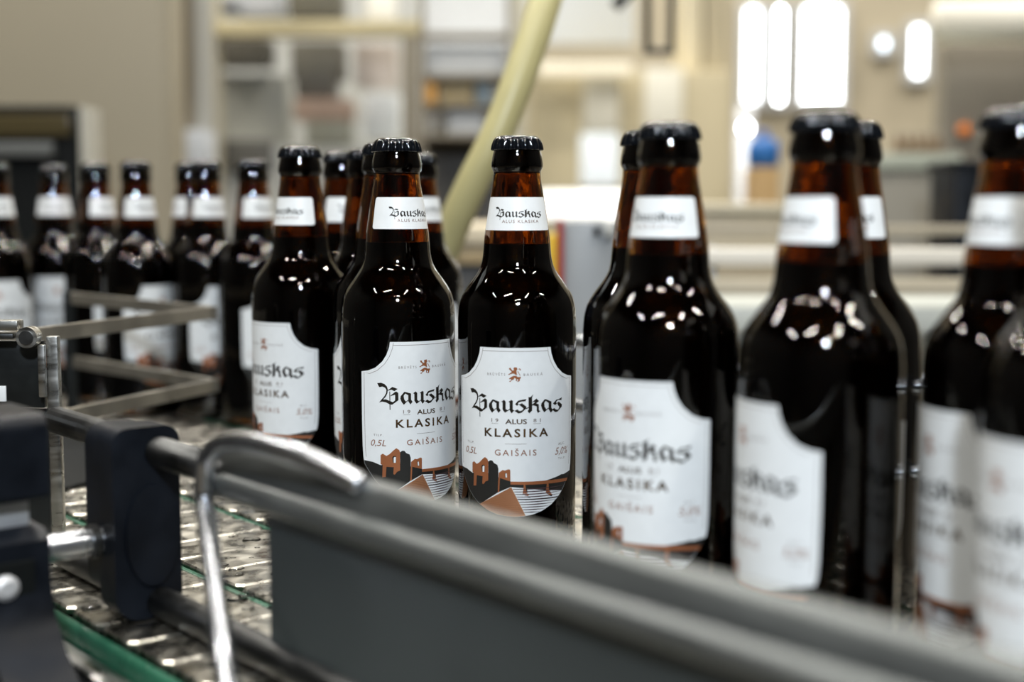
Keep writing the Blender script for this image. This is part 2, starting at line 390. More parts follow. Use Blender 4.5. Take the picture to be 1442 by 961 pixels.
for k, px in enumerate((1262, 1276, 1290, 1304, 1318)):
    jb = BG('small_brown_jar', ('leftmost', 'second', 'middle', 'fourth', 'rightmost')[k]+' small brown jar in the blurred row on the grey work unit', 'jar', px, 2.7, z=at(px,216,2.59)[1]+.0005, group='small brown jars on the grey work unit')
    MB().lathe([(.0075,0),(.0085,.002),(.0085,.024),(.005,.030),(.005,.036)], 14).obj('body', MATS.get('jar_brown') or pm('jar_brown', 112,92,70, .4), jb.t, smooth=True)
    MB().lathe([(.006,0),(.006,.006),(.004,.007)], 14).obj('lid', MATS.get('jar_lid') or pm('jar_lid', 150,140,124, .4), jb.t, (0,0,.0355), smooth=True)
b = BG('black_bin', 'black plastic bin standing between the work unit and the control cabinet', 'bin', 1375, 2.2)
b.box('body', (1346,234,1404,None), black_plastic, depth=.14, r=.01); b.box('rim', (1343,226,1407,235), black_plastic, d=2.195, depth=.15)

b = BG('white_guard_conveyor', 'second conveyor with white guard rails crossing behind the right bottles', 'conveyor', 1260, 1.75)
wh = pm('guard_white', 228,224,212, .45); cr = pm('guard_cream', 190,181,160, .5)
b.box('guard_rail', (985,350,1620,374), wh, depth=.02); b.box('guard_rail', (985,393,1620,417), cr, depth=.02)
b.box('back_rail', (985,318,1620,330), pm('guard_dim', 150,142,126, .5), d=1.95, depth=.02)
b.box('bed', (985,432,1620,470), pm('bed_white', 186,191,186, .4), depth=.4)
b.box('side_plate', (985,476,1620,640), pm('side_grey', 150,146,132, .4), d=1.77, depth=.02)
for px in (1000, 1230, 1440, 1600): b.box('upright', (px,346,px+10,None), steel, d=1.775, depth=.03)
b = BG('beige_machine_base', 'beige blurred machine base between the two right-hand bottle groups', 'machine', 1060, 2.2)
b.box('body', (985,300,1120,None), pm('base_beige', 158,148,128, .5), depth=.3); b.box('top_strip', (985,288,1120,299), pm('strip_cream', 184,176,156, .5), d=2.19, depth=.32)

# ------------------------------------------------------------------ conveyor
cv = thing('conveyor_frame', 'steel conveyor frame with green plastic wear strips under the bottle chains', 'conveyor')
X0, X1 = -1.15, .78
PITCH_L = .0381
CH = [(-.2535,-.1710), (-.1640,-.0815), (-.0745,.0080), (.0150,.0975), (.1045,.1870)]
MB().box((X0,-.25,-.05),(X1,.19,-.012)).obj('bed', void_black, cv)
MB().rbox((X0,-.2760,-.16),(X1,-.2625,-.010),.003).obj('side_plate', steel, cv, angle=40)
MB().rbox((X0,.196,-.16),(X1,.204,-.004),.002).obj('side_plate', dull_steel, cv, angle=40)
prof = [(-.2555,-.012),(-.2555,-.0040),(-.2566,-.0018),(-.2585,-.0010),(-.2604,-.0018),(-.2615,-.0040),(-.2615,-.012)]
MB().prism([(y,z) for y,z in prof],0,X0,X1).obj('wear_strip', green_plastic, cv, angle=50)
for a, bq in zip(CH, CH[1:]):
    MB().rbox((X0,a[1]+.0015,-.012),(X1,bq[0]-.0015,-.0012),.001).obj('wear_strip', green_plastic, cv)
for x in (-1.05,-.3,.7):
    for y in (-.24,.18): MB().rbox((x-.02,y-.02,FLOOR),(x+.02,y+.02,-.05),.003).obj('leg', dull_steel, cv)
# one link plate, shared
def link_mesh(w, l):
    c = .0035; h = .0011
    def ring(i, z):
        a, b_ = l/2-i, w/2-i
        return [(-a+c,-b_,z),(a-c,-b_,z),(a,-b_+c,z),(a,b_-c,z),(a-c,b_,z),(-a+c,b_,z),(-a,b_-c,z),(-a,-b_+c,z)]
    m = MB(); m.add(ring(0,-.004)+ring(0,-h)+ring(h*.9,0), [(16,17,18,19,20,21,22,23)] + [(i,(i+1)%8,8+(i+1)%8,8+i) for i in range(8)] + [(8+i,8+(i+1)%8,16+(i+1)%8,16+i) for i in range(8)])
    return m.mesh('link_plate', wet_steel, recalc=False)
LM = link_mesh(.0815, .0360)
names = ['nearest', 'second', 'third', 'fourth', 'farthest']
for k, (ya, yb) in enumerate(CH):
    t = thing('slat_chain', 'wet steel slat chain of the conveyor, %s from the camera side' % names[k], 'conveyor chain', (0,(ya+yb)/2,0), 0, 'slat chains of the conveyor')
    n = int((X1-X0)/PITCH_L); off = (.0118, .029, .006, .02, .0)[k]
    for i in range(n):
        x = X0+.03+i*PITCH_L+off
        if x > X1-.02: break
        link('link_plate', LM, t, (x,0,random.uniform(-.0003,.0002)))
# wet drops
dm = MB()
for i in range(330):
    x = random.uniform(-.42,.22); y = random.uniform(-.252,-.03)
    r = random.choice((.0012,.0016,.002,.0028,.0036,.005)); e = random.uniform(.8,1.9); th = random.gauss(1.45,.4); h = r*random.uniform(.25,.5)
    vs_ = []; fs = []; n = 9
    for q, (rr, zz) in enumerate(((1,0),(.8,.6),(.4,.92))):
        for j in range(n):
            a = 2*math.pi*j/n; u, v_ = rr*r*e*math.cos(a), rr*r*math.sin(a)
            vs_.append((x+u*math.cos(th)-v_*math.sin(th), y+u*math.sin(th)+v_*math.cos(th), .0001+zz*h))
    vs_.append((x,y,.0001+h))
    for q in range(2):
        for j in range(n): fs.append((q*n+j,q*n+(j+1)%n,(q+1)*n+(j+1)%n,(q+1)*n+j))
    for j in range(n): fs.append((2*n+j,2*n+(j+1)%n,3*n))
    fs.append(tuple(range(n-1,-1,-1)))
    dm.add(vs_, fs)
do = dm.obj('water_droplets', water, smooth=True, recalc=False); tag(do, 'scattered water droplets and splashes on the steel chains', 'water'); do['kind'] = 'stuff'

# lane divider: two bars bent to a point, at two heights
t = thing('lane_divider', 'worn metal lane divider with two bars bent to a point on the left', 'guide rail', (-.424,.020,0))
for z in (.058, .119):
    for ex, ey in ((.121,-.222), (-.25,-.0235)):
        dd = Vector((ex,ey,0)).normalized(); nn = Vector((-dd.y,dd.x,0))*.0022
        a = -dd*.004; e_ = Vector((ex,ey,0)); zz = Vector((0,0,.0052))
        MB().add([a-nn+Vector((0,0,z))-zz, e_-nn+Vector((0,0,z))-zz, e_+nn+Vector((0,0,z))-zz, a+nn+Vector((0,0,z))-zz,
                  a-nn+Vector((0,0,z))+zz, e_-nn+Vector((0,0,z))+zz, e_+nn+Vector((0,0,z))+zz, a+nn+Vector((0,0,z))+zz],
                 [(0,3,2,1),(4,5,6,7),(0,1,5,4),(1,2,6,5),(2,3,7,6),(3,0,4,7)]).obj('bar', warm_bar, t)
MB().tube([(.119,-.218,.0),(.119,-.218,.118)], .006, 10).obj('post', black_metal, t)
MB().tube([(-.246,-.0235,.0),(-.246,-.0235,.125)], .006, 10).obj('post', black_metal, t)
dp = MB().prism([(-.43,.010),(-.318,-.205),(-.33,-.252),(-1.0,-.252),(-1.0,-.06),(-.66,-.008)],2,.0004,.003).obj('dark_reflection_sheet', void_black); tag(dp, 'flat black sheet added for the dark belt reflections between the arms of the lane divider', 'plate')  # added black sheet; its colour stands for bottle reflections darkening the belt
t = thing('back_guide_rail', 'pair of thin steel guide rods along the far side of the conveyor', 'guide rail', (0,.193,0))
for z in (.055,.105): MB().tube([(X0,0,z),(X1,0,z)], .005, 12).obj('rod', chrome, t, smooth=True)
for x in (-1.05,-.35,.4): MB().rbox((x-.008,.004,0.0),(x+.008,.014,.115),.002).obj('post', black_metal, t)

# ------------------------------------------------------------------ front guide rail
YR = -.222
t = thing('front_guide_rail', 'grey steel guide rail running across the front below the bottles', 'guide rail', (0,YR,0))
arc = lambda cy_, cz, r, a0, a1, n: [(cy_+r*math.cos(math.radians(a0+(a1-a0)*i/n)), cz+r*math.sin(math.radians(a0+(a1-a0)*i/n))) for i in range(n+1)]
top = [(.010,.076)] + arc(.003,.0945,.0065,0,150,8) + [(-.0045,.0905)] + arc(-.004,.0815,.0062,100,250,8) + [(-.003,.0745)]
MB().prism(top,0,.046,X1).obj('top_profile', rail_grey, t, angle=35)
MB().rbox((.098,-.002,.0125),(X1,.002,.0755),.0008).obj('side_panel', panel_grey, t)
MB().tube([(-.150,0,.086),(.06,0,.086)], .0078, 20).obj('upper_rod', dull_steel, t, smooth=True)
MB().tube([(-.150,-.001,.0085),(X1,-.001,.0085)], .0078, 20).obj('lower_rod', dull_steel, t, angle=40)
for x in (.2,.5,.74): MB().rbox((x-.006,.0025,.006),(x+.006,.008,.08),.001).obj('stay', dull_steel, t)

hpath = curve([(.175,-.002,.099),(.158,-.006,.1035),(.140,-.010,.1075),(.122,-.013,.1090),(.098,-.014,.1080),(.078,-.014,.1040),(.0655,-.014,.0965),(.0615,-.014,.087),(.0612,-.014,.076),(.0700,-.0178,.0722),(.1000,-.031,.0595),(.135,-.046,.0447),(.165,-.059,.0318),(.185,-.066,.014),(.190,-.0665,-.02),(.190,-.0635,-.06)],7)
MB().tube(hpath, .0046, 16).obj('bent_rod', chrome, t, smooth=True)['label'] = 'bent chrome rod hooked over the rail end'
MB().rbox((.180,-.072,-.075),(.200,-.0545,-.055),.002).obj('rod_foot', dull_steel, t)

# plastic clamp
def rprof(y0, y1, z0, z1, rt, rb, n=6):
    p = []
    for (cx, cz, r, a0) in ((y1-rt,z1-rt,rt,0),(y0+rt,z1-rt,rt,90),(y0+rb,z0+rb,rb,180),(y1-rb,z0+rb,rb,270)):
        for i in range(n+1):
            a = math.radians(a0+90*i/n); p.append((cx+r*math.cos(a), cz+r*math.sin(a)))
    return p
t = thing('rail_clamp', 'black plastic clamp holding the two guide rods left of the rail', 'clamp', (-.033,YR,0))
MB().prism(rprof(-.025,.011,.001,.0995,.008,.013),0,-.001,.018).obj('front_jaw', black_plastic, t, angle=35)
MB().prism(rprof(-.023,.010,.010,.0985,.011,.011),0,-.021,-.004).obj('rear_jaw', black_plastic, t, angle=35)
MB().prism([(-.005+.0145*math.cos(q*math.pi/12), .044+.026*math.sin(q*math.pi/12)) for q in range(24)],0,.0175,.0200).obj('oval_boss', black_plastic, t, angle=30)
MB().prism(rprof(-.016,.008,.014,.092,.008,.008),0,-.0045,-.0005).obj('joint', void_black, t, angle=35)
pn = thing('steel_pin', 'short steel pin between the black bracket post and the rail clamp', 'pin', (-.034,-.2475,.0405))
MB().tube([(0,.0005,0),(0,-.042,0)], .0072, 18).obj('shaft', chrome, pn, angle=40)
MB().tube([(0,-.001,0),(0,-.005,0)], .0088, 18).obj('collar', dull_steel, pn, angle=40)

# bracket post outside the belt
t = thing('bracket_post', 'black plastic bracket post with knob at the lower left corner', 'bracket', (-.010,-.308,0))
foot = [(-.07,-.16),(.118,-.16),(.108,-.05),(.088,-.026),(.062,-.006),(.042,.010),(.032,.022),(.028,.034),(.027,.042),(.027,.058),(.020,.0625),(-.07,.0625)]
MB().prism(foot,1,-.016,.016).obj('body', black_plastic, t, angle=35)
MB().rbox((.0255,-.0105,.020),(.0280,.0085,.050),.001).obj('slot', void_black, t)
MB().lathe([(.003,0),(.0058,.0004),(.0058,.0025),(.0035,.004)], 16).obj('bolt', zinc, t, (.0278,-.0055,.039)).rotation_euler = (0,math.pi/2,0)
MB().rbox((-.02,-.012,.0625),(.014,.012,.076),.0015).obj('washer_block', zinc, t, angle=40)
kn = MB().prism(rprof(-.028,.026,.076,.116,.008,.004),1,-.017,.017).obj('knob', black_plastic, t, angle=35)
for q in range(6): MB().rbox((-.024+q*.0085,-.0185,.08),(-.020+q*.0085,-.0165,.108),.0008).obj('knob_rib', black_plastic, kn)

# hinge plate of the guard door (seen edge on)
b = BG('guard_door_hinge', 'worn steel hinge plate with a black guard panel at the left edge', 'hinge', 40, .87, z=0.0006)
b.box('hinge_leaf', (64,474,80,None), steel, d=.862, depth=.007, r=.001)
b.box('edge_strip', (52,486,62,560), steel, d=.857, depth=.004, r=.0008)
b.box('guard_panel', (-90,480,60,575), black_metal, d=.866, depth=.006, r=.001)
b.box('lower_panel', (-90,575,66,None), black_metal, d=.872, depth=.004, r=.001)
b.box('top_angle', (-90,452,24,466), steel, d=.850, depth=.012, r=.001); b.box('inner_angle', (-90,470,18,478), dull_steel, d=.853, depth=.01, r=.001)
bl = b.loc(37,476,.85)
MB().tube([bl, bl+Vector((0,.010,0))], .0064, 20).obj('barrel', steel, b.t, angle=40)
MB().tube([bl+Vector((0,-.0012,0)), bl+Vector((0,.01,0))], .0043, 16).obj('barrel_pin', dull_steel, b.t, angle=40)
b.box('sticker', (-30,544,8,566), paper, d=.8645, depth=.0015, r=.0003)

# ------------------------------------------------------------------ beer bottles
OUT = [(0,.4),(20,.4),(31,0),(33.6,1),(34.7,3),(35,6),(35,40),(35,90),(35,138),(34.95,143),(34.5,149),(33.7,153),(32.5,156.5),(30.6,160),(28.2,163.6),(25.4,167.4),(22.8,171.3),(21.2,175),(20.2,179.6),(19.8,184),(19.3,190),(18.75,194.8),(17.9,200),(16.9,207),(15.7,214.3),(14.7,220),(14.0,225),(13.75,228.6),(14.2,229.8),(14.95,231.4),(15.1,233),(14.9,235),(14.3,238.5),(13.7,241),(13.3,243.5),(13.0,246),(12.2,247.8),(10.5,248.6)]
def rad(z):
    for (r0, z0), (r1, z1) in zip(OUT[2:], OUT[3:]):
        if z0 <= z <= z1 and z1 > z0: return r0+(r1-r0)*(z-z0)/(z1-z0)
    return 35.0
def build_profile():
    outer = [tuple(p) for p in curve([(r,z,0) for r,z in OUT[3:]], 3)]
    outer = [(p[0], p[1]) for p in outer]
    base = [(.3,2.2),(20,1.6),(29,.6),(32,0.0)]
    inner = [(8.6,248.2),(8.6,243),(9.6,236),(10.0,232),(10.4,228),(10.8,225),(11.2,222),(11.8,218),(12.4,214),(13.3,209),(14.2,204),(15.0,199.5),(15.8,195),(16.4,190),(16.9,184),(17.6,178),(19.2,173),(22.2,168),(25.2,164),(27.6,160),(29.4,156.5),(30.7,153),(31.6,148),(32,140),(32,90),(32,12),(31,8),(28,6),(.3,6.5)]
    return base+outer+inner
def mmv(l): return [(r*.001, z*.001) for r, z in l]
gm = MB().lathe(mmv(build_profile()), 72).mesh('glass', glass_m, smooth=True)
from mathutils import noise as mnoise
for v in gm.vertices:                      # the inner wall of a bottle neck is wavy
    r_ = math.hypot(v.co.x, v.co.y)
    if .186 < v.co.z < .240 and r_ < rad(v.co.z*1000)*.001-.0015:
        k_ = 1+.045*mnoise.noise(Vector((v.co.x*260, v.co.y*260, v.co.z*420)))
        v.co.x *= k_; v.co.y *= k_
BEER = [(.3,6.3),(28,5.8),(31.2,7.8),(32.3,12),(32.3,90),(32.3,140),(31.9,148),(31.0,153),(29.7,156.5),(27.9,160),(25.5,164),(22.5,168),(19.5,173),(17.9,178),(17.2,184),(16.9,187),(16.2,187.0),(.3,187.0)]
brm = MB().lathe(mmv(BEER), 64).mesh('beer', beer_m, angle=50)
# crown cap with 21 flutes
def cap_mesh():
    n = 168; rings = [(13.6,241.6,0),(14.4,241.4,.8),(14.6,242.0,.9),(14.4,244,.75),(14.1,245.8,.5),(13.7,247.4,.15),(12.9,248.7,0),(11.6,249.5,0),(9.5,249.9,0),(5,250,0)]
    m = MB(); vs_ = []; fs = []
    for r, z, a in rings:
        for k in range(n):
            t_ = 2*math.pi*k/n; wv = math.cos(21*t_); wv = math.copysign(abs(wv)**.7, wv); rr = r+a*wv
            vs_.append((rr*.001*math.cos(t_), rr*.001*math.sin(t_), z*.001))
    for i in range(len(rings)-1):
        for k in range(n): fs.append((i*n+k,i*n+(k+1)%n,(i+1)*n+(k+1)%n,(i+1)*n+k))
    fs.append(tuple((len(rings)-1)*n+k for k in range(n))); m.add(vs_, fs)
    return m.mesh('crown_cap', cap_black, smooth=True)
cpm = cap_mesh()
fim = MB().lathe(mmv([(9.0,229.6),(13.2,229.6),(14.2,231.4),(14.4,233),(14.2,235),(13.6,238.5),(13.0,241),(12.6,243.5),(12.2,246),(9.0,246.5)]), 48, closed=True).mesh('mouth_dark_core', core_dark, smooth=True)  # added opaque core inside the glass, to make the mouth look dark

# --- print, laid out flat in millimetres (u along the arc, v height) and wrapped round the bottle
WORD = [[(-29.4, 104.1), (-27.0, 104.4), (-24.9, 103.7), (-23.4, 102.2), (-22.8, 100.1), (-23.2, 98.0), (-24.1, 96.1), (-25.9, 94.2), (-28.3, 92.4), (-26.8, 94.3), (-25.0, 96.4), (-23.9, 98.4), (-23.8, 100.3), (-24.5, 101.4), (-26.1, 102.1), (-28.1, 101.7), (-28.7, 102.7)],
[(-28.3, 92.4), (-26.3, 94.3), (-24.1, 94.5), (-21.9, 93.6), (-20.1, 92.9), (-19.3, 92.5), (-20.4, 91.3), (-21.9, 91.5), (-24.1, 92.7), (-26.5, 93.1)],
[(-21.4, 96.7), (-18.7, 98.9), (-17.9, 99.2), (-16.7, 98.4), (-16.6, 94.0), (-20.2, 91.4), (-20.9, 91.9), (-18.6, 93.9), (-18.6, 97.3), (-20.1, 96.9), (-21.2, 96.4)],
[(-22.7, 100.1), (-20.2, 102.0), (-17.0, 100.8), (-19.0, 99.4), (-20.7, 100.3), (-22.7, 99.7)],
[(-22.0, 99.2), (-21.5, 99.2), (-21.4, 88.2), (-21.9, 88.2)],
[(-13.1, 99.0), (-12.3, 98.4), (-13.5, 96.5), (-13.2, 94.4), (-12.1, 92.9), (-13.5, 91.2), (-14.8, 92.9), (-15.5, 94.9), (-15.3, 96.4)],
[(-13.2, 98.9), (-12.5, 98.9), (-9.2, 97.9), (-9.1, 96.7), (-10.8, 96.8), (-12.7, 98.0)],
[(-10.8, 97.5), (-9.1, 97.7), (-9.1, 94.2), (-8.2, 92.8), (-9.5, 91.3), (-10.8, 93.1)],
[(-13.5, 91.2), (-13.8, 91.5), (-11.0, 94.1), (-10.8, 93.7)],
[(-7.8, 97.9), (-6.3, 99.0), (-5.3, 98.0), (-5.3, 93.8), (-4.2, 93.0), (-5.7, 91.5), (-7.1, 93.3), (-7.1, 97.4)],
[(-3.7, 97.9), (-2.1, 99.0), (-1.2, 98.6), (-1.2, 93.4), (-0.3, 93.0), (-1.9, 91.2), (-3.0, 93.0), (-3.0, 97.5)],
[(-5.7, 91.5), (-5.9, 91.8), (-3.1, 93.8), (-2.9, 93.4)],
[(0.1, 96.5), (1.8, 98.6), (4.2, 99.1), (6.6, 99.5), (6.0, 98.2), (4.2, 98.1), (2.6, 97.8), (1.7, 96.9), (2.2, 96.3), (1.1, 95.6)],
[(2.2, 96.3), (4.0, 97.1), (6.5, 95.2), (6.6, 94.1), (3.8, 91.6), (1.9, 91.2), (0.3, 92.4), (1.5, 93.4), (2.8, 92.6), (4.2, 93.0), (4.9, 94.0), (3.8, 95.1)],
[(-0.3, 92.7), (1.5, 93.6), (1.9, 93.0), (0.3, 92.2)],
[(6.5, 94.1), (7.9, 95.0), (7.9, 94.5), (6.6, 93.6)],
[(7.7, 100.6), (8.9, 100.5), (10.6, 102.1), (9.9, 100.3), (9.9, 92.7), (8.1, 91.1), (7.3, 92.5), (7.9, 93.3)],
[(9.8, 97.5), (12.4, 99.6), (14.0, 98.1), (11.7, 96.2), (9.8, 95.5), (9.8, 96.2), (11.7, 97.7)],
[(9.8, 96.2), (11.9, 96.9), (13.9, 96.2), (14.0, 92.7), (15.0, 92.2), (13.4, 91.2), (12.6, 92.6), (12.6, 95.0), (10.8, 95.6)],
[(17.7, 99.0), (18.5, 98.4), (17.3, 96.6), (17.6, 94.5), (18.8, 92.8), (17.3, 91.3), (16.0, 93.2), (15.3, 95.3), (15.5, 96.7)],
[(17.6, 99.0), (18.3, 98.9), (21.9, 97.4), (22.1, 96.2), (20.2, 96.6), (18.1, 98.0)],
[(20.2, 97.2), (22.1, 97.3), (22.1, 93.7), (23.2, 92.2), (21.7, 90.8), (20.2, 92.9)],
[(17.3, 91.3), (17.0, 91.6), (20.0, 93.9), (20.2, 93.4)],
[(23.2, 96.0), (25.7, 98.0), (28.3, 98.4), (30.3, 99.1), (29.8, 97.4), (27.1, 97.7), (26.0, 97.2), (25.5, 96.4), (26.3, 95.7), (24.7, 94.9)],
[(26.3, 96.1), (27.7, 96.7), (30.3, 94.9), (30.2, 93.6), (26.6, 90.9), (24.7, 90.9), (22.6, 92.6), (24.1, 93.3), (25.7, 92.2), (27.2, 92.1), (28.2, 93.6), (27.1, 94.6)]]
P_DARK = [[(-38.8, 57.0), (-32.7, 56.4), (-27.7, 54.7), (-25.0, 55.0), (-15.9, 56.0), (-15.9, 62.7), (-14.6, 63.5), (-13.3, 63.4), (-12.3, 62.1), (-10.2, 61.1), (-9.6, 59.0), (-9.6, 53.8), (-9.0, 53.8), (-2.5, 51.8), (-2.5, 48.5), (-9.9, 45.0), (-20.6, 37.7), (-21.8, 37.1), (-26.6, 40.7), (-30.8, 44.9), (-35.2, 50.5), (-38.5, 55.1)],
[(-2.5, 50.1), (7.5, 50.1), (19.2, 50.1), (34.5, 49.6), (30.3, 44.4), (18.2, 45.9), (11.3, 46.9), (4.8, 47.9), (-2.5, 48.5)],
[(17.6, 51.4), (27.9, 53.3), (29.9, 53.9), (32.1, 53.7), (38.6, 55.0), (36.2, 50.9), (24.8, 51.4)]]
P_COPPER = [[(-27.7, 60.7), (-26.3, 61.7), (-24.1, 60.4), (-22.3, 61.4), (-19.9, 63.7), (-18.1, 65.1), (-16.4, 64.0), (-15.9, 62.5), (-16.0, 51.6), (-17.8, 50.8), (-19.1, 49.1), (-20.0, 49.4), (-19.7, 53.6), (-24.1, 53.8), (-24.6, 47.6), (-26.7, 47.3), (-26.4, 54.8), (-27.7, 55.3)],
[(-9.4, 56.5), (-7.1, 58.3), (-5.7, 58.0), (-3.9, 58.8), (-2.9, 58.7), (-2.6, 57.9), (-2.6, 51.8), (-8.7, 53.6), (-9.1, 45.3), (-10.0, 45.0), (-9.5, 53.8)],
[(-2.5, 51.7), (9.4, 51.6), (18.2, 51.6), (35.9, 51.0), (34.9, 49.3), (19.2, 49.6), (7.5, 49.8), (-2.5, 50.0)],
[(5.1, 49.9), (5.9, 49.9), (6.4, 47.1), (7.1, 44.6), (4.5, 44.6), (4.8, 47.2)],
[(5.0, 44.3), (8.4, 44.2), (7.6, 43.2), (6.1, 43.5)],
[(19.1, 49.8), (20.2, 49.6), (20.6, 45.7), (21.9, 43.9), (18.4, 44.3), (18.7, 46.8)],
[(18.6, 44.0), (21.9, 43.8), (22.8, 42.9), (20.8, 42.9)]]
P_DARK2 = [[(-20.5, 59.7), (-19.7, 60.4), (-18.4, 60.4), (-18.2, 56.5), (-20.2, 56.3)],
[(-5.7, 56.5), (-5.0, 56.8), (-4.8, 54.1), (-5.6, 54.0)],
[(5.9, 49.7), (6.8, 49.6), (7.3, 44.6), (6.6, 46.2)],
[(6.8, 43.0), (8.4, 42.9), (9.0, 42.2), (7.5, 42.3)],
[(20.2, 49.6), (20.9, 49.7), (21.5, 44.4), (20.6, 46.6)],
[(20.8, 42.8), (22.8, 42.9), (22.5, 42.0), (21.4, 42.1)],
[(1.4, 41.7), (8.4, 41.5), (27.3, 41.4), (26.4, 40.8), (8.4, 40.9), (1.7, 41.1)]]
P_WHITE = [[(-19.7, 59.3), (-19.1, 59.9), (-18.4, 59.7), (-18.5, 56.3), (-19.7, 56.3)],
[(-5.4, 56.3), (-4.7, 56.5), (-4.5, 54.0), (-5.3, 54.1)]]
LION = [[(-0.58, 117.65), (1.06, 117.78), (1.44, 116.51), (0.68, 115.87), (-0.46, 116.12), (-0.84, 116.88)],
[(-3.37, 117.23), (-2.48, 117.5), (-2.1, 116.74), (-1.09, 115.61), (-1.6, 114.97), (-2.61, 116.1), (-3.12, 116.35)],
[(-1.85, 115.6), (-0.58, 116.12), (0.93, 116.0), (1.06, 114.48), (1.19, 113.2), (0.43, 113.46), (-0.84, 114.21), (-2.1, 113.95)],
[(-1.85, 115.09), (-1.6, 114.08), (-2.87, 113.68), (-3.37, 113.29), (-3.89, 113.66), (-3.12, 114.06)],
[(-2.1, 112.16), (-0.58, 112.94), (0.93, 112.82), (1.44, 111.93), (0.43, 111.42), (-0.58, 111.67), (-0.33, 110.91), (-1.6, 110.39), (-2.61, 109.36), (-3.25, 109.47), (-2.99, 109.99), (-2.1, 110.25), (-2.1, 110.89), (-3.5, 111.0), (-3.12, 111.51)],
[(0.55, 112.69), (1.69, 112.19), (3.21, 112.31), (3.46, 111.8), (2.83, 110.91), (2.7, 109.89), (1.69, 109.38), (1.19, 109.89), (1.95, 110.15), (1.69, 110.91), (1.06, 110.91), (1.19, 109.89), (0.56, 109.77)],
[(1.69, 115.62), (2.7, 113.96), (3.21, 112.94), (2.96, 112.82), (2.32, 113.84), (1.44, 115.37)],
[(1.94, 116.76), (2.7, 117.14), (3.33, 116.63), (3.21, 115.87), (2.7, 116.0), (2.83, 116.51), (2.32, 116.64), (2.07, 116.25)]]

OUTLINE_R = [(21.4,128.8),(21.9,125.5),(23.6,121),(26.2,117),(30.5,113.3),(35,111.5),(40.2,110.6),(40.2,86),(39.9,66),(39.4,59),(38.6,55),(35.3,50.4),(30.9,44.8),(26.7,40.6),(22,37.1),(16.2,34.1),(10.3,32.2),(5,31.4),(0,31.1)]
OUTLINE = OUTLINE_R + [(-u, v) for u, v in OUTLINE_R[-2::-1]]

class Wrap:
    """flat coloured shapes wrapped round a bottle of revolution"""
    def __init__(s, R, off, du=2.2, dv=None): s.R = R; s.off = off; s.du = du; s.dv = dv; s.bm = bmesh.new()
    def poly(s, pts, mi=0):
        vs_ = [s.bm.verts.new((u, v, 0)) for u, v in pts]
        f = s.bm.faces.new(vs_); f.material_index = mi
        bmesh.ops.triangulate(s.bm, faces=[f]); return s
    def rect(s, u0, u1, v0, v1, mi=0): return s.poly([(u0,v0),(u1,v0),(u1,v1),(u0,v1)], mi)
    def text(s, body, u0, u1, v0, v1, mi=0, bold=0.0, gap=1.0, shear=0.0, keep=False):
        cu = bpy.data.curves.new('t', 'FONT'); cu.body = body; cu.resolution_u = 3; cu.offset = bold; cu.space_character = gap; cu.shear = shear
        o = bpy.data.objects.new('t', cu); C.objects.link(o)
        dg = bpy.context.evaluated_depsgraph_get(); dg.update()
        me = o.evaluated_get(dg).to_mesh()
        xs = [v.co.x for v in me.vertices]; ys = [v.co.y for v in me.vertices]
        ax, bx_, ay, by = min(xs), max(xs), min(ys), max(ys)
        if keep: ay = 0.0
        base = [s.bm.verts.new((u0+(v.co.x-ax)/(bx_-ax)*(u1-u0), v0+(v.co.y-ay)/(by-ay)*(v1-v0), 0)) for v in me.vertices]
        for p in me.polygons:
            try: f = s.bm.faces.new([base[i] for i in p.vertices]); f.material_index = mi
            except ValueError: pass
        o.evaluated_get(dg).to_mesh_clear()
        bpy.data.objects.remove(o); bpy.data.curves.remove(cu); return s
    def mesh(s, name, mats, cen=0.0):
        bm = s.bm
        us = [v.co.x for v in bm.verts]; a, b_ = min(us), max(us)
        def cut(co, no): bmesh.ops.bisect_plane(bm, geom=bm.verts[:]+bm.edges[:]+bm.faces[:], plane_co=co, plane_no=no, dist=1e-5)
        k = math.ceil(a/s.du)
        while k*s.du < b_:
            cut((k*s.du,0,0), (1,0,0)); k += 1
        if s.dv:
            vs_ = [v.co.y for v in bm.verts]; lo_, hi = min(vs_), max(vs_); k = math.ceil(lo_/s.dv)
            while k*s.dv < hi: cut((0,k*s.dv,0), (0,1,0)); k += 1
        for v in bm.verts:
            u, z = v.co.x, v.co.y; th = u/s.R+cen; r = rad(z)+s.off
            v.co = (r*math.sin(th)*.001, -r*math.cos(th)*.001, z*.001)
        bmesh.ops.recalc_face_normals(bm, faces=bm.faces[:])
        bm.normal_update()
        flip = [f for f in bm.faces if f.normal.x*f.calc_center_median().x + f.normal.y*f.calc_center_median().y < 0]
        if flip: bmesh.ops.reverse_faces(bm, faces=flip)
        me = bpy.data.meshes.new(name); bm.to_mesh(me); bm.free()
        for m in (mats if isinstance(mats, (list, tuple)) else [mats]): me.materials.append(m)
        me.polygons.foreach_set('use_smooth', [True]*len(me.polygons)); me.update(); return me

body_sheet = Wrap(35, .10).poly(OUTLINE).mesh('body_label', paper)
# fine border line inside the upper edge
bw = Wrap(35, .15)
def inset(pts, d):
    out = []
    for i in range(len(pts)):
        p = Vector((*pts[i],0)); a = Vector((*pts[max(i-1,0)],0)); c_ = Vector((*pts[min(i+1,len(pts)-1)],0)); t_ = (c_-a).normalized(); out.append((p.x+t_.y*d, p.y-t_.x*d))
    return out
edge = OUTLINE_R[:10]
i1, i2 = inset(edge, 1.9), inset(edge, 2.15)
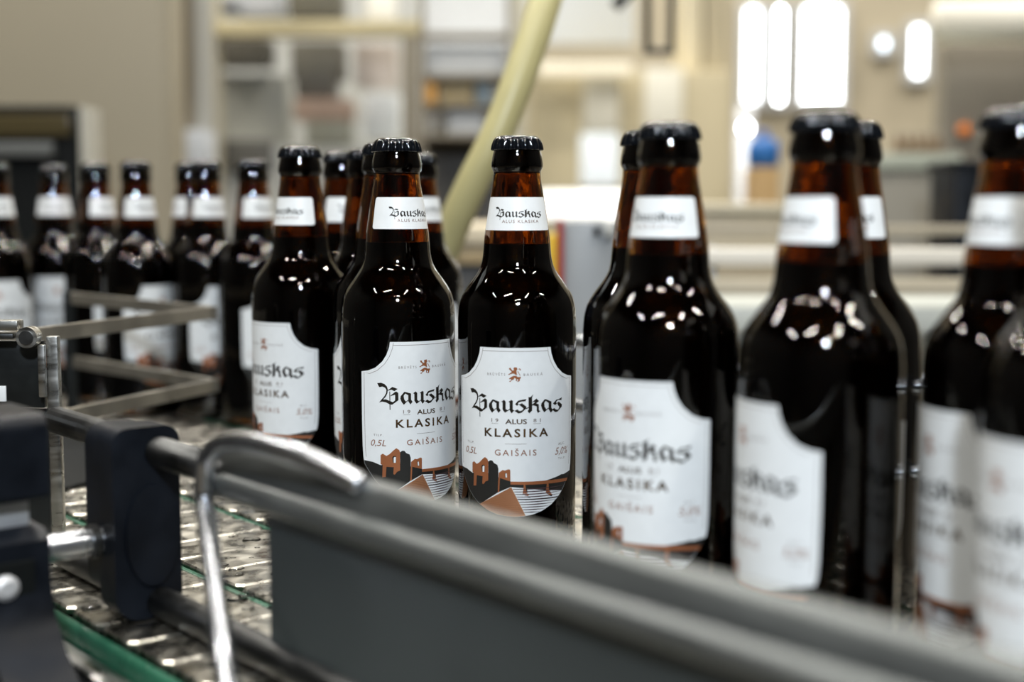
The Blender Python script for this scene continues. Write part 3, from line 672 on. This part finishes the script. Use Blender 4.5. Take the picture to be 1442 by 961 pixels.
# the line follows the edge inside: right side and its mirror image, joined by the top line
for sg in (1,-1):
    for k in range(len(edge)-1):
        q = [i1[k], i1[k+1], i2[k+1], i2[k]]; bw.poly([(sg*u, v) for u, v in (q if sg > 0 else q[::-1])])
bw.rect(-i1[0][0], i1[0][0], 126.7, 126.95)
border_m = bw.mesh('border_line', greyink)
pw = Wrap(35, .16)
for p in P_DARK: pw.poly(p, 0)
pict_dark = pw.mesh('dark_hills', [hill_ink])
cw = Wrap(35, .22)
for p in P_COPPER: cw.poly(p, 0)
cw.poly([(-2.1,48.5),(2.0,40.3),(6.2,31.7),(0,31.2),(-5,31.5),(-10.3,32.3),(-16.2,34.2),(-21.9,37.1)], 1)
pict_copper = cw.mesh('copper_castle_and_bridge', [copper, copper_lt])
dw = Wrap(35, .28)
for p in P_DARK2: dw.poly(p, 0)
# ploughed lines of the field
apex, fl, fr = (-2.1,48.5), (-20.9,37.5), (6.2,31.6)
v = 47.4
while v > 32.2:
    tl = (apex[1]-v)/(apex[1]-fl[1]); ul = apex[0]+(fl[0]-apex[0])*tl if v > fl[1] else fl[0]+(fl[1]-v)*2.6
    ur = apex[0]+(fr[0]-apex[0])*(apex[1]-v)/(apex[1]-fr[1])
    if ur-.35 > ul+.5: dw.rect(ul+.3, ur-.4, v, v+.22, 2)
    v -= .62
# water lines to the right of the field
RB = [(34.0,49.0),(30.7,44.8),(26.7,40.7),(22.0,37.2),(16.2,34.3),(10.3,32.2),(6.2,31.5)]
def arc_u(v):
    for (u0,v0),(u1,v1) in zip(RB, RB[1:]):
        if v1 <= v <= v0: return u1+(u0-u1)*(v-v1)/(v0-v1)
    return RB[-1][0]
v = 47.3; k = 0
while v > 32.4:
    ul = apex[0]+(fr[0]-apex[0])*(apex[1]-v)/(apex[1]-fr[1])+.3
    ur = arc_u(v)-.5
    if ur > ul+1: dw.poly([(ul,v-.25),((ul+ur)/2,v-.36),(ur,v-.04),(ur,v+.06),((ul+ur)/2,v+.26),(ul,v+.1)], 1)
    v -= 1.5; k += 1
pict_fine = dw.mesh('fine_lines', [ink, purple_ink, copper_dk])
ww = Wrap(35, .34)
for p in P_WHITE: ww.poly(p)
pict_white = ww.mesh('castle_windows', paper)
em = Wrap(35, .16)
for p in LION: em.poly(p)
emblem = em.mesh('lion_emblem', copper)
tx = Wrap(35, .16)
for p in WORD: tx.poly(p, 0)
tx.text('ALUS', -5.5, 6.9, 85.0, 87.9, 1, bold=.02)
tx.text('KLASIKA', -18.3, 19.9, 77.3, 82.3, 1, bold=.025, gap=1.35)
tx.text('19', -13.9, -9.6, 85.9, 88.0, 2, gap=1.6, bold=.01); tx.rect(-13.9,-9.6,85.0,85.18,2)
tx.text('81', 10.7, 15.1, 85.9, 88.0, 2, gap=1.6, bold=.01); tx.rect(10.7,15.1,85.0,85.18,2)
tx.rect(-5.7,6.7,73.4,73.58,2)
tx.text('GAI\u0160AIS', -11.8, 12.6, 66.6, 71.0, 3, bold=.006, gap=1.35)
tx.text('TILP.', -32.1, -26.0, 72.2, 73.4, 2, gap=1.4); tx.text('0,5L', -33.9, -24.2, 65.6, 70.0, 3, shear=.25)
tx.text('ALC.', 27.3, 33.1, 71.4, 72.8, 2, gap=1.4); tx.text('5,0%', 24.9, 35.9, 65.2, 70.0, 3, shear=.25); tx.text('TILP.', 27.3, 33.5, 62.8, 64.1, 2, gap=1.4)
tx.text('BR\u016aV\u0112TS', -16.4, -5.6, 112.8, 114.7, 2, gap=1.5); tx.text('BAUSK\u0100', 4.9, 16.2, 112.8, 114.7, 2, gap=1.6)
lettering = tx.mesh('lettering', [ink, gold, greyink, copper_tx])
# neck label
NR = 17.3; NH = math.radians(80)*NR; NC = math.radians(5)
def rrect(u0, u1, v0, v1, r, n=5):
    p = []
    for cu_, cv_, a0 in ((u1-r,v1-r,0),(u0+r,v1-r,90),(u0+r,v0+r,180),(u1-r,v0+r,270)):
        for i in range(n+1): a = math.radians(a0+90*i/n); p.append((cu_+r*math.cos(a), cv_+r*math.sin(a)))
    return p
neck_sheet = Wrap(NR, .10, 1.6, 2.0).poly(rrect(-NH,NH,195.1,214.2,1.8)).mesh('neck_label', paper)
nw = Wrap(NR, .15, 1.6)
for p in WORD: nw.poly([((u-.5)*.5, 204.9+(v_-96.5)*.47) for u, v_ in p], 0)
nw.text('ALUS KLASIKA', -9.6, 12.0, 199.4, 201.2, 1, gap=1.25)
neck_letters = nw.mesh('lettering', [ink, copper_dk], cen=NC)

GROUP = 'brown beer bottles on the conveyor'
def bottle(x, d, alpha, label, neck=0.0):
    p = V(x, d, .0003)
    dirc = CAM-p; rot = math.atan2(dirc.y, dirc.x)+math.pi/2+math.radians(alpha)
    t = thing('beer_bottle', label, 'bottle', p, rot, GROUP)
    link('glass', gm, t); link('beer', brm, t); link('crown_cap', cpm, t); link('mouth_dark_core', fim, t)
    n_ = link('neck_label', neck_sheet, t, (0,0,0), math.radians(neck)); link('lettering', neck_letters, n_)
    b_ = link('body_label', body_sheet, t); n_['label'] = 'white paper neck label'; b_['label'] = 'white shield-shaped paper label with castle picture'
    for nm, me in (('border_line', border_m), ('lettering', lettering), ('lion_emblem', emblem), ('dark_hills', pict_dark), ('copper_castle_and_bridge', pict_copper), ('fine_lines', pict_fine), ('castle_windows', pict_white)):
        link(nm, me, b_)
    return t
BOTTLES = [
 (.0030,.839,-2,'sharp brown beer bottle at the centre with its whole shield label facing forward'),
 (-.0702,.873,27,'sharp brown beer bottle left of the centre one, label turned to the right'),
 (.0755,.688,-30.5,'slightly blurred brown beer bottle, first to the right of the centre one, KLASIKA readable'),
 (.0736,.770,110,'brown beer bottle half hidden behind the first bottle right of the centre'),
 (.132,.606,-63,'large blurred brown beer bottle, second in front right of centre, label turned far left'),
 (.1604,.680,-14,'brown beer bottle hidden behind the second large blurred bottle at right'),
 (.2042,.580,-58,'blurred brown beer bottle at the right edge with its cap in view'),
 (.2058,.509,-50,'nearest, most blurred brown beer bottle, cut by the right edge below the others'),
 (-.0836,.943,-20,'brown beer bottle directly behind the sharp left bottle', 95),
 (-.1074,1.060,75,'brown beer bottle seen only by cap and neck behind the sharp left bottle'),
 (-.134,1.128,32,'brown beer bottle with neck label right of the blurred bottle with big label at left'),
 (-.148,1.000,-48.7,'blurred brown beer bottle left of the sharp pair with its label turned left'),
 (-.0758,1.170,20,'blurred brown beer bottle showing between the two sharp bottles'),
 (-.2445,1.353,44,'blurred brown beer bottle just left of the one with the left-turned label'),
 (-.2999,1.400,35,'far blurred brown beer bottle with label above the tip of the lane divider'),
 (-.331,1.472,-95,'far blurred brown beer bottle overlapping its neighbour above the divider tip'),
 (-.370,1.408,40,'far blurred brown beer bottle in front of the beige cabinet, fourth bottle from the left edge'),
 (-.436,1.500,56,'far blurred brown beer bottle in front of the beige cabinet beside the dark machine'),
 (-.503,1.570,0,'far blurred brown beer bottle in front of the dark machine, second from left edge'),
 (-.540,1.495,0,'far blurred brown beer bottle cut by the left edge of the photo'),
]
for a in BOTTLES: bottle(*a)
